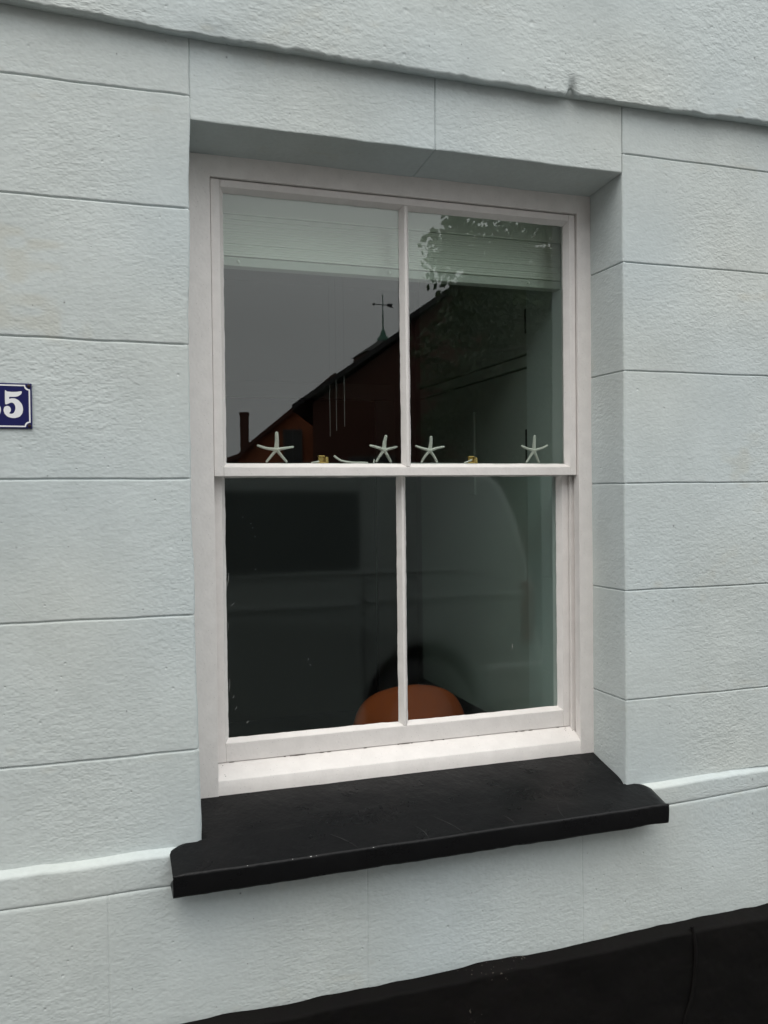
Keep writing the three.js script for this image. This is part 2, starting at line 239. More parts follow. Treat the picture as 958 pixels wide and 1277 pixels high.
// ---------------------------------------------------------------- black stone sill, painted gloss
{
  const sill = group('window_sill', wall), zf = 0.085, N = 90, M2 = 24, y0 = z => z < -0.03 ? 0.8155 - ((z + 0.03) / (D - 0.03)) * 0.0295 : 0.8155 - (z + 0.03) * 0.315;
  const hornL = z => { const t = clamp01((z + 0.004) / 0.015); return lerp(0.0035, -0.0625, z < -0.004 ? 0 : Math.sqrt(1 - (1 - t) * (1 - t))); }, hornR = z => { const t = clamp01((z + 0.004) / 0.02); return lerp(0.9985, 1.0585, z < -0.004 ? 0 : Math.sqrt(1 - (1 - t) * (1 - t))); };
  const zs = []; for (let i = 0; i <= 10; i++) zs.push(lerp(-D - 0.02, -0.004, i / 10)); for (let i = 1; i <= 10; i++) zs.push(-0.004 + 0.03 * Math.pow(i / 10, 2.2)); for (let i = 1; i <= 5; i++) zs.push(lerp(0.026, zf - 0.005, i / 5));
  const rows = zs.map(z => [z, y0(z)]); const yE = y0(zf); rows.push([zf - 0.0025, yE + 0.0005], [zf - 0.0006, yE - 0.0018], [zf, yE - 0.005], [zf, yE - 0.02], [zf - 0.001, yE - 0.038], [zf - 0.003, yE - 0.0435], [zf - 0.012, yE - 0.0445], [0.012, yE - 0.043]);
  const U = []; for (let i = 0; i <= N; i++) U.push(i / N); const R = rows.map((_, i) => i);
  const g = grid(R, U, (r, u) => {
    const [z, y] = rows[r], a = hornL(Math.max(z, r > zs.length ? zf : z)), b = hornR(Math.max(z, r > zs.length ? zf : z)), x = lerp(a, b, u), endD = Math.min(x - a, b - x), drop = z > -0.01 && r < zs.length ? 0.006 * Math.pow(1 - clamp01(endD / 0.008), 2) : 0;
    const under = r > zs.length + 3 ? 0.0006 * sn(x * 40, 1, 222) + 0.0006 * sn(x * 95, 2, 223) : 0;
    return [x, y - drop + 0.0011 * sn(x * 6, z * 20, 220) + 0.0005 * sn(x * 30, z * 60, 221) + under, z + (r >= zs.length ? 0.0007 * sn(x * 18, 3, 224) : 0)];
  }, (r, u, p) => [p[0], rows[r][0] + (r >= zs.length ? -(rows[r][1] - yE) : 0)]);
  const I = g.index.array; for (let i = 0; i < I.length; i += 3) [I[i], I[i + 1]] = [I[i + 1], I[i]]; g.computeVertexNormals();
  const fan = (u) => { const pts = rows.map((r, k) => { const i = u * N * rows.length + k; return new THREE.Vector3().fromBufferAttribute(g.attributes.position, i); }).slice(11), P = [], Ix = [], uv = []; const c = pts.reduce((s, p) => s.add(p), new THREE.Vector3()).multiplyScalar(1 / pts.length); c.y = 0.752; for (const p of [c, ...pts]) { P.push(p.x, p.y, p.z); uv.push(p.y, p.z); } for (let i = 1; i < pts.length; i++) Ix.push(0, i, i + 1); Ix.push(0, pts.length, 1); const e = new THREE.BufferGeometry(); e.setAttribute('position', new THREE.Float32BufferAttribute(P, 3)); e.setAttribute('uv', new THREE.Float32BufferAttribute(uv, 2)); e.setIndex(Ix); e.computeVertexNormals(); return e; };
  part('sill_stone', mergeGeometries([g, fan(0), fan(1)]), M.sill, sill);
  const r = rng(17), sc = [[0.262, 0.31, 0.03, 0.085], [0.448, 0.462, 0.04, 0.084], [0.50, 0.545, 0.02, 0.083], [0.652, 0.664, 0.045, 0.08], [0.795, 0.79, 0.035, 0.084]], y = (x, z) => y0(z) + 0.0011 * sn(x * 6, z * 20, 220) + 0.0005 * sn(x * 30, z * 60, 221) + 0.0001;
  for (const [xa, xb, za, zb] of sc) { const q = []; for (let i = 0; i <= 5; i++) { const t = i / 5, x = lerp(xa, xb, t) + 0.006 * Math.sin(t * 3) * (xb - xa > 0 ? 1 : -1), z = lerp(za, zb, t); q.push([x, y(x, z), z]); } part('scratch', sweep(q, t => 0.00032 * Math.sin(Math.PI * (0.1 + 0.8 * t)), 5), M.scratch, sill); }
  for (let k = 0; k < 6; k++) { const x = [0.075, 0.163, 0.168, 0.205, 0.213, 0.335, 0.352, 0.61, 0.90][k], c = new THREE.IcosahedronGeometry(0.0006 + r() * r() * 0.0014, 1); c.scale(1.6, 0.5, 0.8); c.translate(x + r() * 0.01, yE - 0.001, zf - 0.0015); part('paint_chip', c, M.chip, sill); }
}
// ---------------------------------------------------------------- the sash window
function puttyRing(x0, x1, y0, y1, zf, zg, inset, seed) {  // sloped putty round a pane: outer edge at the sash face zf, inner edge on the glass zg
  const P = [], U = [], I = [], side = (ax, ay, bx, by, nx, ny, sd) => {
    const L = Math.hypot(bx - ax, by - ay), n = Math.max(4, Math.round(L / 0.012)), tx = (bx - ax) / L, ty = (by - ay) / L, o = P.length / 3;
    for (let i = 0; i <= n; i++) {
      const t = i / n, s = t * L, ins = inset + 0.0005 * sn(s * 30, sd, 301) + 0.0005 * sn(s * 110, sd, 302);
      for (let k = 0; k < 3; k++) { const f = k / 2, m = Math.min(Math.max(s, f * inset), L - f * inset), bulge = k === 1 ? 0.0012 : 0; P.push(ax + tx * m + nx * (k === 2 ? ins : f * inset), ay + ty * m + ny * (k === 2 ? ins : f * inset), lerp(zf, zg, f) + bulge); U.push(s, f * 0.012); }
      if (i) for (let k = 0; k < 2; k++) { const b = o + i * 3 + k; I.push(b - 3, b, b + 1, b - 3, b + 1, b - 2); }
    }
  };
  side(x0, y0, x1, y0, 0, 1, seed); side(x1, y0, x1, y1, -1, 0, seed + 1); side(x1, y1, x0, y1, 0, -1, seed + 2); side(x0, y1, x0, y0, 1, 0, seed + 3);
  const g = new THREE.BufferGeometry(); g.setAttribute('position', new THREE.Float32BufferAttribute(P, 3)); g.setAttribute('uv', new THREE.Float32BufferAttribute(U, 2)); g.setIndex(I); g.computeVertexNormals(); return g;
}
const win = thing('sash_window', 'white painted four pane sliding sash window set in the wall recess', 'window');
{
  const fr = group('box_frame', win);
  part('jamb_lining', box(-0.010, 0.0572, 0.8445, 2.243, -0.165, -D, 0.0008), M.white, fr);
  part('jamb_lining', box(0.9628, 1.010, 0.8445, 2.243, -0.165, -D, 0.0008), M.white, fr);
  part('head_lining', box(0.0572, 0.9628, 2.1975, 2.245, -0.165, -D - 0.0005, 0.0008), M.white, fr);
  part('pulley_stile', box(-0.010, 0.0505, 0.86, 2.25, -0.235, -0.1655, 0.001), M.white, fr);
  part('pulley_stile', box(0.9705, 1.010, 0.86, 2.25, -0.235, -0.1655, 0.001), M.white, fr);
  part('head_board', box(0.0505, 0.9705, 2.204, 2.25, -0.235, -0.1655, 0.001), M.white, fr);
  part('parting_bead', box(0.0508, 0.0600, 0.89, 2.203, -0.1835, -0.1755, 0.001), M.white, fr);
  part('parting_bead', box(0.9575, 0.9702, 0.89, 2.203, -0.1835, -0.1755, 0.001), M.white, fr);
  // timber sill: weathered top and a front flush with the linings
  const s = new THREE.Shape(); s.moveTo(-D - 0.0015, 0.8405); s.lineTo(-D - 0.0015, 0.8765); s.quadraticCurveTo(-D - 0.0015, 0.8785, -D - 0.004, 0.8798); s.lineTo(-0.184, 0.9035); s.lineTo(-0.24, 0.906); s.lineTo(-0.24, 0.8405);
  const g = new THREE.ExtrudeGeometry(s, { depth: 0.9628 - 0.0572, bevelEnabled: false, steps: 1 }); g.rotateY(-Math.PI / 2); g.translate(0.9628, 0, 0);   // shape x -> world z
  part('timber_sill', metreUV(toCreasedNormals(g, 0.6)), M.white, fr);
}
function sash(name, o) {
  const s = group(name, win), { x0, x1, y0, y1, zf, zb, gx, gy0, gy1, bar, low } = o, ins = 0.0085, zg = zf - 0.0165, e = 0.0018;
  const lx = gx[0] - ins, rx = gx[1] + ins;                // inner arrises of the stiles
  part('stile', box(x0, lx, y0, y1, zb, zf, e), M.white, s); part('stile', box(rx, x1, y0, y1, zb, zf, e), M.white, s);
  part('top_rail', box(lx, rx, gy1 + o.topIns, y1, zb, zf - 0.0004, e), M.white, s);
  part(low ? 'bottom_rail' : 'meeting_rail', box(lx, rx, y0, gy0 - o.botIns, zb, zf - 0.0004, e), M.white, s);
  part('glazing_bar', box(bar[0] + 0.007, bar[1] - 0.007, gy0 - o.botIns, gy1 + o.topIns, zb + 0.004, zf - 0.0008, 0.002), M.white, s);
  part('inner_moulding', mergeGeometries([box(lx, lx + 0.006, y0 + 0.02, y1 - 0.01, zb, zg - 0.004, 0.001), box(rx - 0.006, rx, y0 + 0.02, y1 - 0.01, zb, zg - 0.004, 0.001)]), M.white, s);
  for (const [a, b, sd] of [[gx[0], bar[0], 1], [bar[1], gx[1], 11]]) {
    const al = sd === 1 ? a - ins : a - 0.0078, br = sd === 1 ? b + 0.0078 : b + ins;
    const pane = part('glass_pane', new THREE.BoxGeometry(br - al - 0.001, gy1 - gy0 + 0.012, 0.003), low ? M.glassHazy : M.glass, s); pane.position.set((al + br) / 2, (gy0 + gy1) / 2, zg - 0.0016 - Math.abs(o.tilt[sd === 1 ? 0 : 1]) * 0.3); pane.rotation.x = o.tilt[sd === 1 ? 0 : 1];
    part('putty', puttyRing(al, br, gy0 - o.botIns, gy1 + o.topIns, zf - 0.0006, zg + 0.0003, ins, o.seed + sd), M.putty, s);
  }
  return s;
}
const upper = sash('upper_sash', { x0: 0.0588, x1: 0.9612, y0: 1.5468, y1: 2.1955, zf: -0.1492, zb: -0.1745, gx: [0.0882, 0.9352], gy0: 1.5768, gy1: 2.1702, bar: [0.4995, 0.5225], topIns: 0.0085, botIns: 0.0098, seed: 400, low: false, tilt: [0, 0.0060] });
const lower = sash('lower_sash', { x0: 0.0515, x1: 0.9692, y0: 0.9050, y1: 1.5775, zf: -0.1860, zb: -0.2260, gx: [0.0892, 0.9312], gy0: 0.9568, gy1: 1.545, bar: [0.4985, 0.5212], topIns: 0.0085, botIns: 0.0095, seed: 440, low: true, tilt: [0, 0] });
for (const x of [0.318, 0.700]) {                          // brass sash fasteners on the meeting rail
  part('sash_fastener', mergeGeometries([box(x - 0.013, x + 0.013, 1.5775, 1.5808, -0.219, -0.200, 0.001), box(x - 0.010, x + 0.004, 1.5808, 1.5945, -0.212, -0.206, 0.002), box(x - 0.010, x + 0.006, 1.5925, 1.5965, -0.216, -0.203, 0.0018), metreUV(new THREE.CylinderGeometry(0.005, 0.006, 0.012, 14).translate(x + 0.009, 1.5866, -0.205))]), M.brass, lower);
}
{ // slivers of white paint left on the glass
  const zg = -0.2018, r = rng(8), fl = [[0.098, 1.255, 0.7, 0.012], [0.104, 1.018, 1.0, 0.010], [0.10, 1.045, 1.2, 0.008], [0.13, 0.985, 0.9, 0.008], [0.275, 1.118, 1.3, 0.007], [0.283, 1.105, 2.2, 0.006], [0.803, 1.110, 1.5, 0.014], [0.091, 1.30, 1.45, 0.03], [0.0915, 1.20, 1.6, 0.02], [0.0915, 1.06, 1.5, 0.03], [0.15, 1.43, 1.0, 0.002], [0.146, 1.44, 1.0, 0.002], [0.155, 1.41, 1.0, 0.002], [0.155, 1.335, 1.0, 0.003], [0.128, 1.455, 1.0, 0.002]];
  for (const [x, y, a, L] of fl) part('paint_sliver', sweep([[x, y, zg], [x + Math.cos(a) * L * 0.55 + 0.0008, y + Math.sin(a) * L * 0.5, zg], [x + Math.cos(a) * L, y + Math.sin(a) * L, zg]], t => 0.0006 * Math.sin(Math.PI * (0.12 + 0.76 * t)), 5, 0.6), M.chip, lower);
}

{ // grime caught in the joint under the bottom rail and in the sill corners
  const r = rng(41), dirt = mat({ color: lin(0.07, 0.05, 0.04), roughness: 1 }), fr = win.getObjectByName('box_frame');
  for (let k = 0; k < 34; k++) { const x = k < 24 ? 0.065 + r() * 0.89 : k < 30 ? 0.935 + r() * 0.028 : 0.060 + r() * 0.02, L = k < 24 ? 0.004 + r() * r() * 0.03 : 0.001 + r() * 0.003, z = k < 24 ? -0.1852 : -0.150 - r() * 0.034, y = 0.8798 + (-0.145 - z) * 0.6077 + 0.0004; const g = new THREE.IcosahedronGeometry(1, 1); g.scale(L / 2, 0.0003 + r() * 0.0004, 0.0005 + r() * 0.0005); g.translate(Math.min(x, 0.962 - L / 2), y, z); part('dirt', g, dirt, fr); }
}

// ---------------------------------------------------------------- enamel number plate
{
  const pl = thing('house_number_plate', 'dark blue enamel number plate with white numerals and rusty corner screws', 'sign'), cx = -0.356, cy = 1.677, w = 0.1095, h = 0.0855, z = 0.004;
  const bx = new RoundedBoxGeometry(w, h, 0.004, 3, 0.0018); bx.translate(cx, cy, z); part('enamel_plate', bx, M.navy, pl);
  const rect = (sw, sh, r) => { const s = new THREE.Path(), a = sw / 2, b = sh / 2; s.moveTo(-a + r, -b); s.lineTo(a - r, -b); s.absarc(a, -b, r, Math.PI, Math.PI / 2, true); s.lineTo(a, b - r); s.absarc(a, b, r, -Math.PI / 2, -Math.PI, true); s.lineTo(-a + r, b); s.absarc(-a, b, r, 0, -Math.PI / 2, true); s.lineTo(-a, -b + r); s.absarc(-a, -b, r, Math.PI / 2, 0, true); return s; };
  const ring = new THREE.Shape(rect(w - 0.006, h - 0.006, 0.0085).getPoints(10)); ring.holes.push(new THREE.Path(rect(w - 0.0112, h - 0.0112, 0.0078).getPoints(10).reverse()));
  const flat = s => { const g = new THREE.ExtrudeGeometry(s, { depth: 0.0003, bevelEnabled: false, curveSegments: 16 }); return g; };
  part('white_border', flat(ring).translate(cx, cy, z + 0.0019), M.enamelWhite, pl);
  // clarendon numerals, outlines in units of 1/16 picture pixel of the plate
  const five = [[97, 270], [140, 284], [230, 292], [330, 288], [418, 274], [433, 292], [415, 338], [360, 378], [300, 394], [192, 398], [176, 410], [180, 440], [225, 428], [290, 430], [365, 468], [430, 550], [451, 650], [434, 745], [380, 812], [300, 840], [225, 842], [140, 815], [82, 755], [62, 680], [80, 615], [132, 590], [182, 606], [207, 652], [203, 702], [174, 738], [184, 752], [225, 756], [268, 728], [296, 665], [298, 600], [275, 545], [236, 518], [195, 524], [150, 546], [97, 545]];
  const three = [[-104, 265], [-49, 290], [-24, 350], [-27, 430], [-54, 495], [-84, 530], [-24, 570], [7, 640], [1, 730], [-49, 810], [-139, 842], [-239, 836], [-319, 790], [-351, 720], [-339, 650], [-289, 612], [-234, 628], [-214, 680], [-234, 735], [-214, 770], [-159, 775], [-114, 730], [-104, 650], [-124, 590], [-194, 560], [-194, 525], [-129, 505], [-99, 440], [-104, 350], [-139, 325], [-189, 335], [-209, 370], [-194, 420], [-224, 455], [-274, 450], [-304, 400], [-289, 330], [-219, 280], [-149, 262]];
  const toP = ([x, y]) => new THREE.Vector2(cx + (x - 255) * 0.0000868 + 0.0218, cy - (y - 585) * 0.0000885);
  for (const q of [three, five]) { const c = new THREE.CatmullRomCurve3(q.map(p => { const v = toP(p); return new THREE.Vector3(v.x, v.y, 0); }), true, 'catmullrom', 0.35), s = new THREE.Shape(c.getPoints(160).map(p => new THREE.Vector2(p.x, p.y))); part('numeral', flat(s).translate(0, 0, z + 0.0019), M.enamelWhite, pl); }
  for (const sx of [-1, 1]) for (const sy of [-1, 1]) { const g = new THREE.SphereGeometry(0.0034, 14, 8, 0, Math.PI * 2, 0, Math.PI / 2); g.rotateX(Math.PI / 2); g.scale(1, 1, 0.5); g.translate(cx + sx * (w / 2 - 0.0052), cy + sy * (h / 2 - 0.0052), z + 0.0019); part('screw', g, M.rust, pl); }
}

// ---------------------------------------------------------------- things on the meeting rail
function starfish(c, tips, label) {
  const fat = 0.88 + (c[0] * 7.3 % 1) * 0.24, zAt = y => lerp(-0.196, -0.1755, clamp01((y - 1.5775) / 0.07)), gs = [], r = rng(Math.round(c[0] * 1000));
  for (const t of tips) {
    const dx = t[0] - c[0], dy = t[1] - c[1], k = (r() - 0.5) * 0.10, mid = [c[0] + dx * 0.5 - dy * k, c[1] + dy * 0.5 + dx * k];
    gs.push(sweep([[c[0], c[1], zAt(c[1])], [mid[0], mid[1], zAt(mid[1])], [t[0], t[1], zAt(t[1])]], u => fat * lerp(0.0060, 0.0036, Math.pow(u, 0.8)) * (u > 0.93 ? Math.sqrt(Math.max(0.05, 1 - Math.pow((u - 0.93) / 0.07, 2))) : 1), 10, 0.7));
  }
  const b = new THREE.SphereGeometry(0.0072, 14, 10); b.scale(1, 1, 0.62); b.translate(c[0], c[1], zAt(c[1])); const bu = b; gs.push(bu);
  for (const g of gs) { for (const k of Object.keys(g.attributes)) if (!['position', 'normal', 'uv'].includes(k)) g.deleteAttribute(k); }
  return single('starfish', mergeGeometries(gs), M.star, label, 'starfish', 'starfish propped along the meeting rail');
}
const F = 1.5795;
starfish([0.2050, 1.6085], [[0.2035, 1.6490], [0.1595, 1.6178], [0.2455, 1.6150], [0.1822, F], [0.2315, F]], 'largest pale starfish, propped beside the blue number plate end of the rail');
starfish([0.4640, 1.6090], [[0.4660, 1.6440], [0.4262, 1.6195], [0.4970, 1.6170], [0.4455, F], [0.4845, F]], 'pale starfish between the curved shell and the upper glazing bar');
starfish([0.5800, 1.6085], [[0.5800, 1.6430], [0.5410, 1.6195], [0.6180, 1.6180], [0.5610, F], [0.6030, F]], 'pale starfish just past the upper glazing bar, beside a small brass fastener');
starfish([0.8610, 1.6105], [[0.8580, 1.6480], [0.8235, 1.6218], [0.8995, 1.6235], [0.8435, F], [0.8810, F]], 'pale starfish standing alone near the painted reveal, past the second fastener');
const tusk = (pts, r0, r1) => sweep(pts, t => lerp(r1, r0, t) * (t > 0.94 ? 0.75 : 1), 10);
single('shell', tusk([[0.3420, 1.5950, -0.192], [0.357, 1.5848, -0.191], [0.382, 1.5800, -0.190], [0.424, 1.5794, -0.189]], 0.0016, 0.0024), M.shell, 'long curved white tusk shell lying beside a starfish', 'shell', 'small shells on the meeting rail');
single('shell', tusk([[0.672, 1.5795, -0.192], [0.680, 1.5812, -0.191], [0.6925, 1.5865, -0.190]], 0.0024, 0.0014), M.shell, 'short curved white shell touching the second brass fastener', 'shell', 'small shells on the meeting rail');
single('shell', tusk([[0.287, 1.5790, -0.190], [0.297, 1.5803, -0.190], [0.306, 1.5815, -0.191]], 0.0026, 0.0012), M.shell, 'flat white shell sliver touching the first brass fastener', 'shell', 'small shells on the meeting rail');
single('shell', tusk([[0.4390, 1.5788, -0.190], [0.4392, 1.5825, -0.190], [0.4397, 1.5880, -0.189]], 0.0007, 0.0019), M.shell, 'tiny upright pointed shell at a starfish foot', 'shell', 'small shells on the meeting rail');

// ---------------------------------------------------------------- inside: blind, linings, shutter, room
{
  const b = thing('venetian_blind', 'pale slatted blind drawn up behind the upper panes', 'blind');
  part('head_rail', box(0.035, 0.983, 2.1538, 2.203, -0.285, -0.245, 0.002), M.blind, b);
  const r = rng(3); for (let k = 0; k < 17; k++) { const y = 2.0605 + k * 0.0056, dz = (r() - 0.5) * 0.0014, g = box(0.04 + r() * 0.002, 0.979 - r() * 0.002, y - 0.0026, y + 0.0027, -0.281 + dz, -0.250 + dz, 0.0012); g.translate(-0.51, -y, 0).rotateZ((r() - 0.5) * 0.0014).translate(0.51, y, 0); part('slat', g, M.blind, b); }
  part('bottom_rail', box(0.038, 0.981, 2.036, 2.0574, -0.286, -0.254, 0.002), M.blindRail, b);
  for (const x of [0.135, 0.505, 0.885]) part('cord_cap', new THREE.SphereGeometry(0.004, 10, 8).translate(x, 2.0465, -0.253), M.blind, b);
  struct('window_lining', mergeGeometries([box(0.980, 1.012, 0.80, 2.27, -0.305, -0.236, 0.002), box(0.992, 1.012, 0.80, 2.27, -0.47, -0.3055, 0.002), box(-0.012, 0.020, 0.80, 2.27, -0.305, -0.236, 0.002), box(-0.012, 0.008, 0.80, 2.27, -0.47, -0.3055, 0.002), box(-0.012, 1.012, 2.255, 2.275, -0.47, -0.236, 0.002), box(0.020, 0.980, 0.80, 0.915, -0.305, -0.241, 0.002), box(0.008, 0.992, 0.78, 0.80, -0.47, -0.236, 0.002)]), M.lining);
  const sh = thing('window_shutter', 'grey green panelled timber shutter standing open behind the panes', 'shutter');
  const leaf = (y0, y1) => part('leaf', box(1.0, 1.022, y0, y1, -1.34, -0.474, 0.003), M.shutter, sh);
  leaf(1.906, 2.42); leaf(1.868, 1.9005); leaf(0.80, 1.8625);
  part('shutter_bar', box(0.991, 0.9995, 1.50, 1.77, -0.875, -0.835, 0.003), M.shutter, sh);
  part('hinge', box(0.993, 0.9995, 1.962, 2.032, -0.484, -0.472, 0.002), M.iron, sh); part('hinge', box(0.993, 0.9995, 1.595, 1.687, -0.484, -0.472, 0.002), M.iron, sh);
  // room shell
  struct('room_wall', mergeGeometries([box(-1.35, -1.2, 0.05, 2.9, -4.05, -0.452, 0), box(1.95, 2.1, 0.05, 2.9, -4.05, -0.452, 0), box(-1.2, 1.95, 0.05, 2.9, -4.05, -3.9, 0), box(1.03, 1.95, 0.72, 2.9, -0.47, -0.452, 0), box(-1.2, -0.02, 0.72, 2.9, -0.47, -0.452, 0)]), M.plaster);
  struct('room_floor', box(-1.35, 2.1, -0.05, 0.05, -4.05, -0.452, 0), M.wood); struct('room_ceiling', box(-1.35, 2.1, 2.9, 3.0, -4.05, -0.452, 0), M.plaster);
  const d = thing('room_door', 'dark brown timber door in a pale frame at the far end of the room', 'door');
  part('leaf', box(0.62, 1.64, 0.055, 2.14, -3.895, -3.86, 0.004), M.wood, d);
  part('architrave', box(0.50, 1.78, 2.145, 2.25, -3.895, -3.85, 0.004), M.architrave, d); part('architrave', box(1.645, 1.78, 0.055, 2.14, -3.895, -3.85, 0.004), M.architrave, d); part('architrave', box(0.50, 0.615, 0.055, 2.14, -3.895, -3.85, 0.004), M.architrave, d);
  const seat = thing('bench', 'grey green painted bench inside beneath the lower panes', 'bench'); part('top', box(0.06, 0.97, 0.56, 0.60, -0.98, -0.475, 0.004), M.plaster, seat); part('front_panel', box(0.08, 0.95, 0.052, 0.56, -0.96, -0.93, 0.004), M.plaster, seat); for (const x of [0.08, 0.92]) part('side_panel', box(x, x + 0.03, 0.052, 0.56, -0.93, -0.48, 0.004), M.plaster, seat);
  // plump orange cushion, leaning upright on the bench
  const c = new THREE.SphereGeometry(1, 40, 28), p = c.attributes.position; for (let i = 0; i < p.count; i++) { const x = p.getX(i), y = p.getY(i), z = p.getZ(i), k = Math.pow(Math.abs(x), 4) + Math.pow(Math.abs(y), 4), q = k > 0 ? Math.pow(k, -0.25) * Math.hypot(x, y) : 1; p.setXYZ(i, x * lerp(1, q, 0.45) * 0.185 + 0.004 * sn(y * 4, z * 4, 9), y * lerp(1, q, 0.45) * 0.165, z * 0.075 + 0.006 * sn(x * 3, y * 3, 8)); }
  c.computeVertexNormals(); c.rotateX(-0.12); c.translate(0.704, 0.764, -0.68); single('cushion', c, M.orange, 'rounded orange cushion showing dimly through the lower panes', 'cushion');
  const ch = thing('wind_chime', 'thin pale rods hanging side by side inside the window', 'chime');
  part('hanger', box(0.49, 0.60, 2.884, 2.9, -0.915, -0.885, 0.002), M.wood, ch);
  for (const [x, y] of [[0.5256, 1.690], [0.5468, 1.7085], [0.5734, 1.7216]]) { part('rod', new THREE.CylinderGeometry(0.0013, 0.0013, 0.16, 8).translate(x, y + 0.08, -0.9), M.steel, ch); part('cord', new THREE.CylinderGeometry(0.0002, 0.0002, 2.886 - y - 0.16, 5).translate(x, (2.886 + y + 0.16) / 2, -0.9), M.iron, ch); }
}

// ---------------------------------------------------------------- across the street, seen in the glass: parked car, houses, turret, tree
{
  const car = thing('parked_car', 'silver grey estate car parked at the kerb, mirrored dimly in the lower panes', 'car');
  const paint = phys({ color: lin(0.36, 0.39, 0.37), roughness: 0.35, metalness: 0.2, clearcoat: 0.6, clearcoatRoughness: 0.08 }), dark = phys({ color: lin(0.10, 0.115, 0.11), roughness: 0.06 }), trim = mat({ color: lin(0.03, 0.03, 0.03), roughness: 0.6 }), rubber = mat({ color: lin(0.05, 0.05, 0.05), roughness: 0.85 });
  const s = new THREE.Shape(), wr = 1.62, wf = -1.08, cy = 0.29, R = 0.385, Z0 = 2.52, Wd = 1.62;
  s.moveTo(-1.98, 0.16); s.lineTo(wf - R, 0.16); s.absarc(wf, cy, R, Math.PI, 0, true); s.lineTo(wr - R, 0.16); s.absarc(wr, cy, R, Math.PI, 0, true); s.lineTo(2.36, 0.17); s.lineTo(2.42, 0.24);
  s.lineTo(2.40, 0.52); s.quadraticCurveTo(2.29, 0.60, 2.275, 0.95); s.quadraticCurveTo(2.25, 1.22, 2.10, 1.52); s.quadraticCurveTo(2.04, 1.60, 1.85, 1.615); s.lineTo(0.2, 1.63); s.quadraticCurveTo(-0.35, 1.62, -0.65, 1.40); s.lineTo(-1.12, 1.02); s.quadraticCurveTo(-1.7, 0.95, -1.95, 0.75); s.quadraticCurveTo(-2.08, 0.45, -1.98, 0.16);
  const g = new THREE.ExtrudeGeometry(s, { depth: Wd - 0.1, bevelEnabled: true, bevelSize: 0.04, bevelThickness: 0.05, bevelSegments: 4, curveSegments: 20 }); g.translate(0, 0, Z0 + 0.05); part('body', toCreasedNormals(g, 0.7), paint, car);
  const panel = (pts, m, name, z = Z0 - 0.006, dd = 0.012) => { const q = new THREE.Shape(pts.map(p => new THREE.Vector2(...p))); const e = new THREE.ExtrudeGeometry(q, { depth: dd, bevelEnabled: true, bevelSize: 0.003, bevelThickness: 0.003, bevelSegments: 2 }); e.translate(0, 0, z); return part(name, e, m, car); };
  panel([[0.22, 1.085], [1.235, 1.10], [1.235, 1.525], [0.26, 1.54]], dark, 'side_window'); panel([[-0.98, 1.08], [0.16, 1.085], [0.20, 1.54], [-0.12, 1.54], [-0.55, 1.38]], dark, 'side_window');
  part('waist_moulding', box(-1.0, 1.9, 1.062, 1.078, Z0 - 0.012, Z0 + 0.004, 0.004), paint, car); part('side_moulding', box(-0.68, 1.22, 0.88, 0.912, Z0 - 0.012, Z0 + 0.004, 0.005), paint, car); part('side_moulding', box(1.28, 2.26, 0.895, 0.927, Z0 - 0.012, Z0 + 0.004, 0.005), paint, car);
  for (const x of [0.19, 1.258]) part('door_gap', box(x - 0.004, x + 0.004, 0.3, 1.06, Z0 - 0.003, Z0 + 0.002, 0), trim, car);
  part('bumper', box(1.99, 2.45, 0.26, 0.50, Z0 - 0.02, Z0 + Wd + 0.02, 0.03), paint, car); part('bumper', box(-2.07, -1.5, 0.22, 0.46, Z0 - 0.02, Z0 + Wd + 0.02, 0.03), paint, car);
  part('tail_lamp', box(2.235, 2.33, 0.60, 0.98, Z0 - 0.01, Z0 + 0.12, 0.02), phys({ color: lin(0.16, 0.02, 0.02), roughness: 0.15 }), car);
  for (const x of [wf, wr]) for (const z of [Z0 + 0.02, Z0 + Wd - 0.22]) { const w = group('wheel', car); const t = new THREE.TorusGeometry(0.255, 0.09, 14, 40); t.scale(1, 1, 1.15); t.translate(x, 0.215, z + 0.1); part('tyre', t, rubber, w); const rim = new THREE.CylinderGeometry(0.19, 0.19, 0.15, 32); rim.rotateX(Math.PI / 2); rim.translate(x, 0.215, z + 0.1); part('rim', rim, M.steel, w); }
}
const brickM = mat({ color: lin(0.40, 0.125, 0.055), roughness: 0.9 }), brickD = mat({ color: lin(0.10, 0.04, 0.028), roughness: 0.9 }), slate = mat({ color: lin(0.030, 0.028, 0.030), roughness: 0.8 }), tileM = mat({ color: lin(0.09, 0.035, 0.025), roughness: 0.85 }), paneM = phys({ color: lin(0.015, 0.017, 0.017), roughness: 0.1 }), copper = mat({ color: lin(0.06, 0.17, 0.12), roughness: 0.7 });
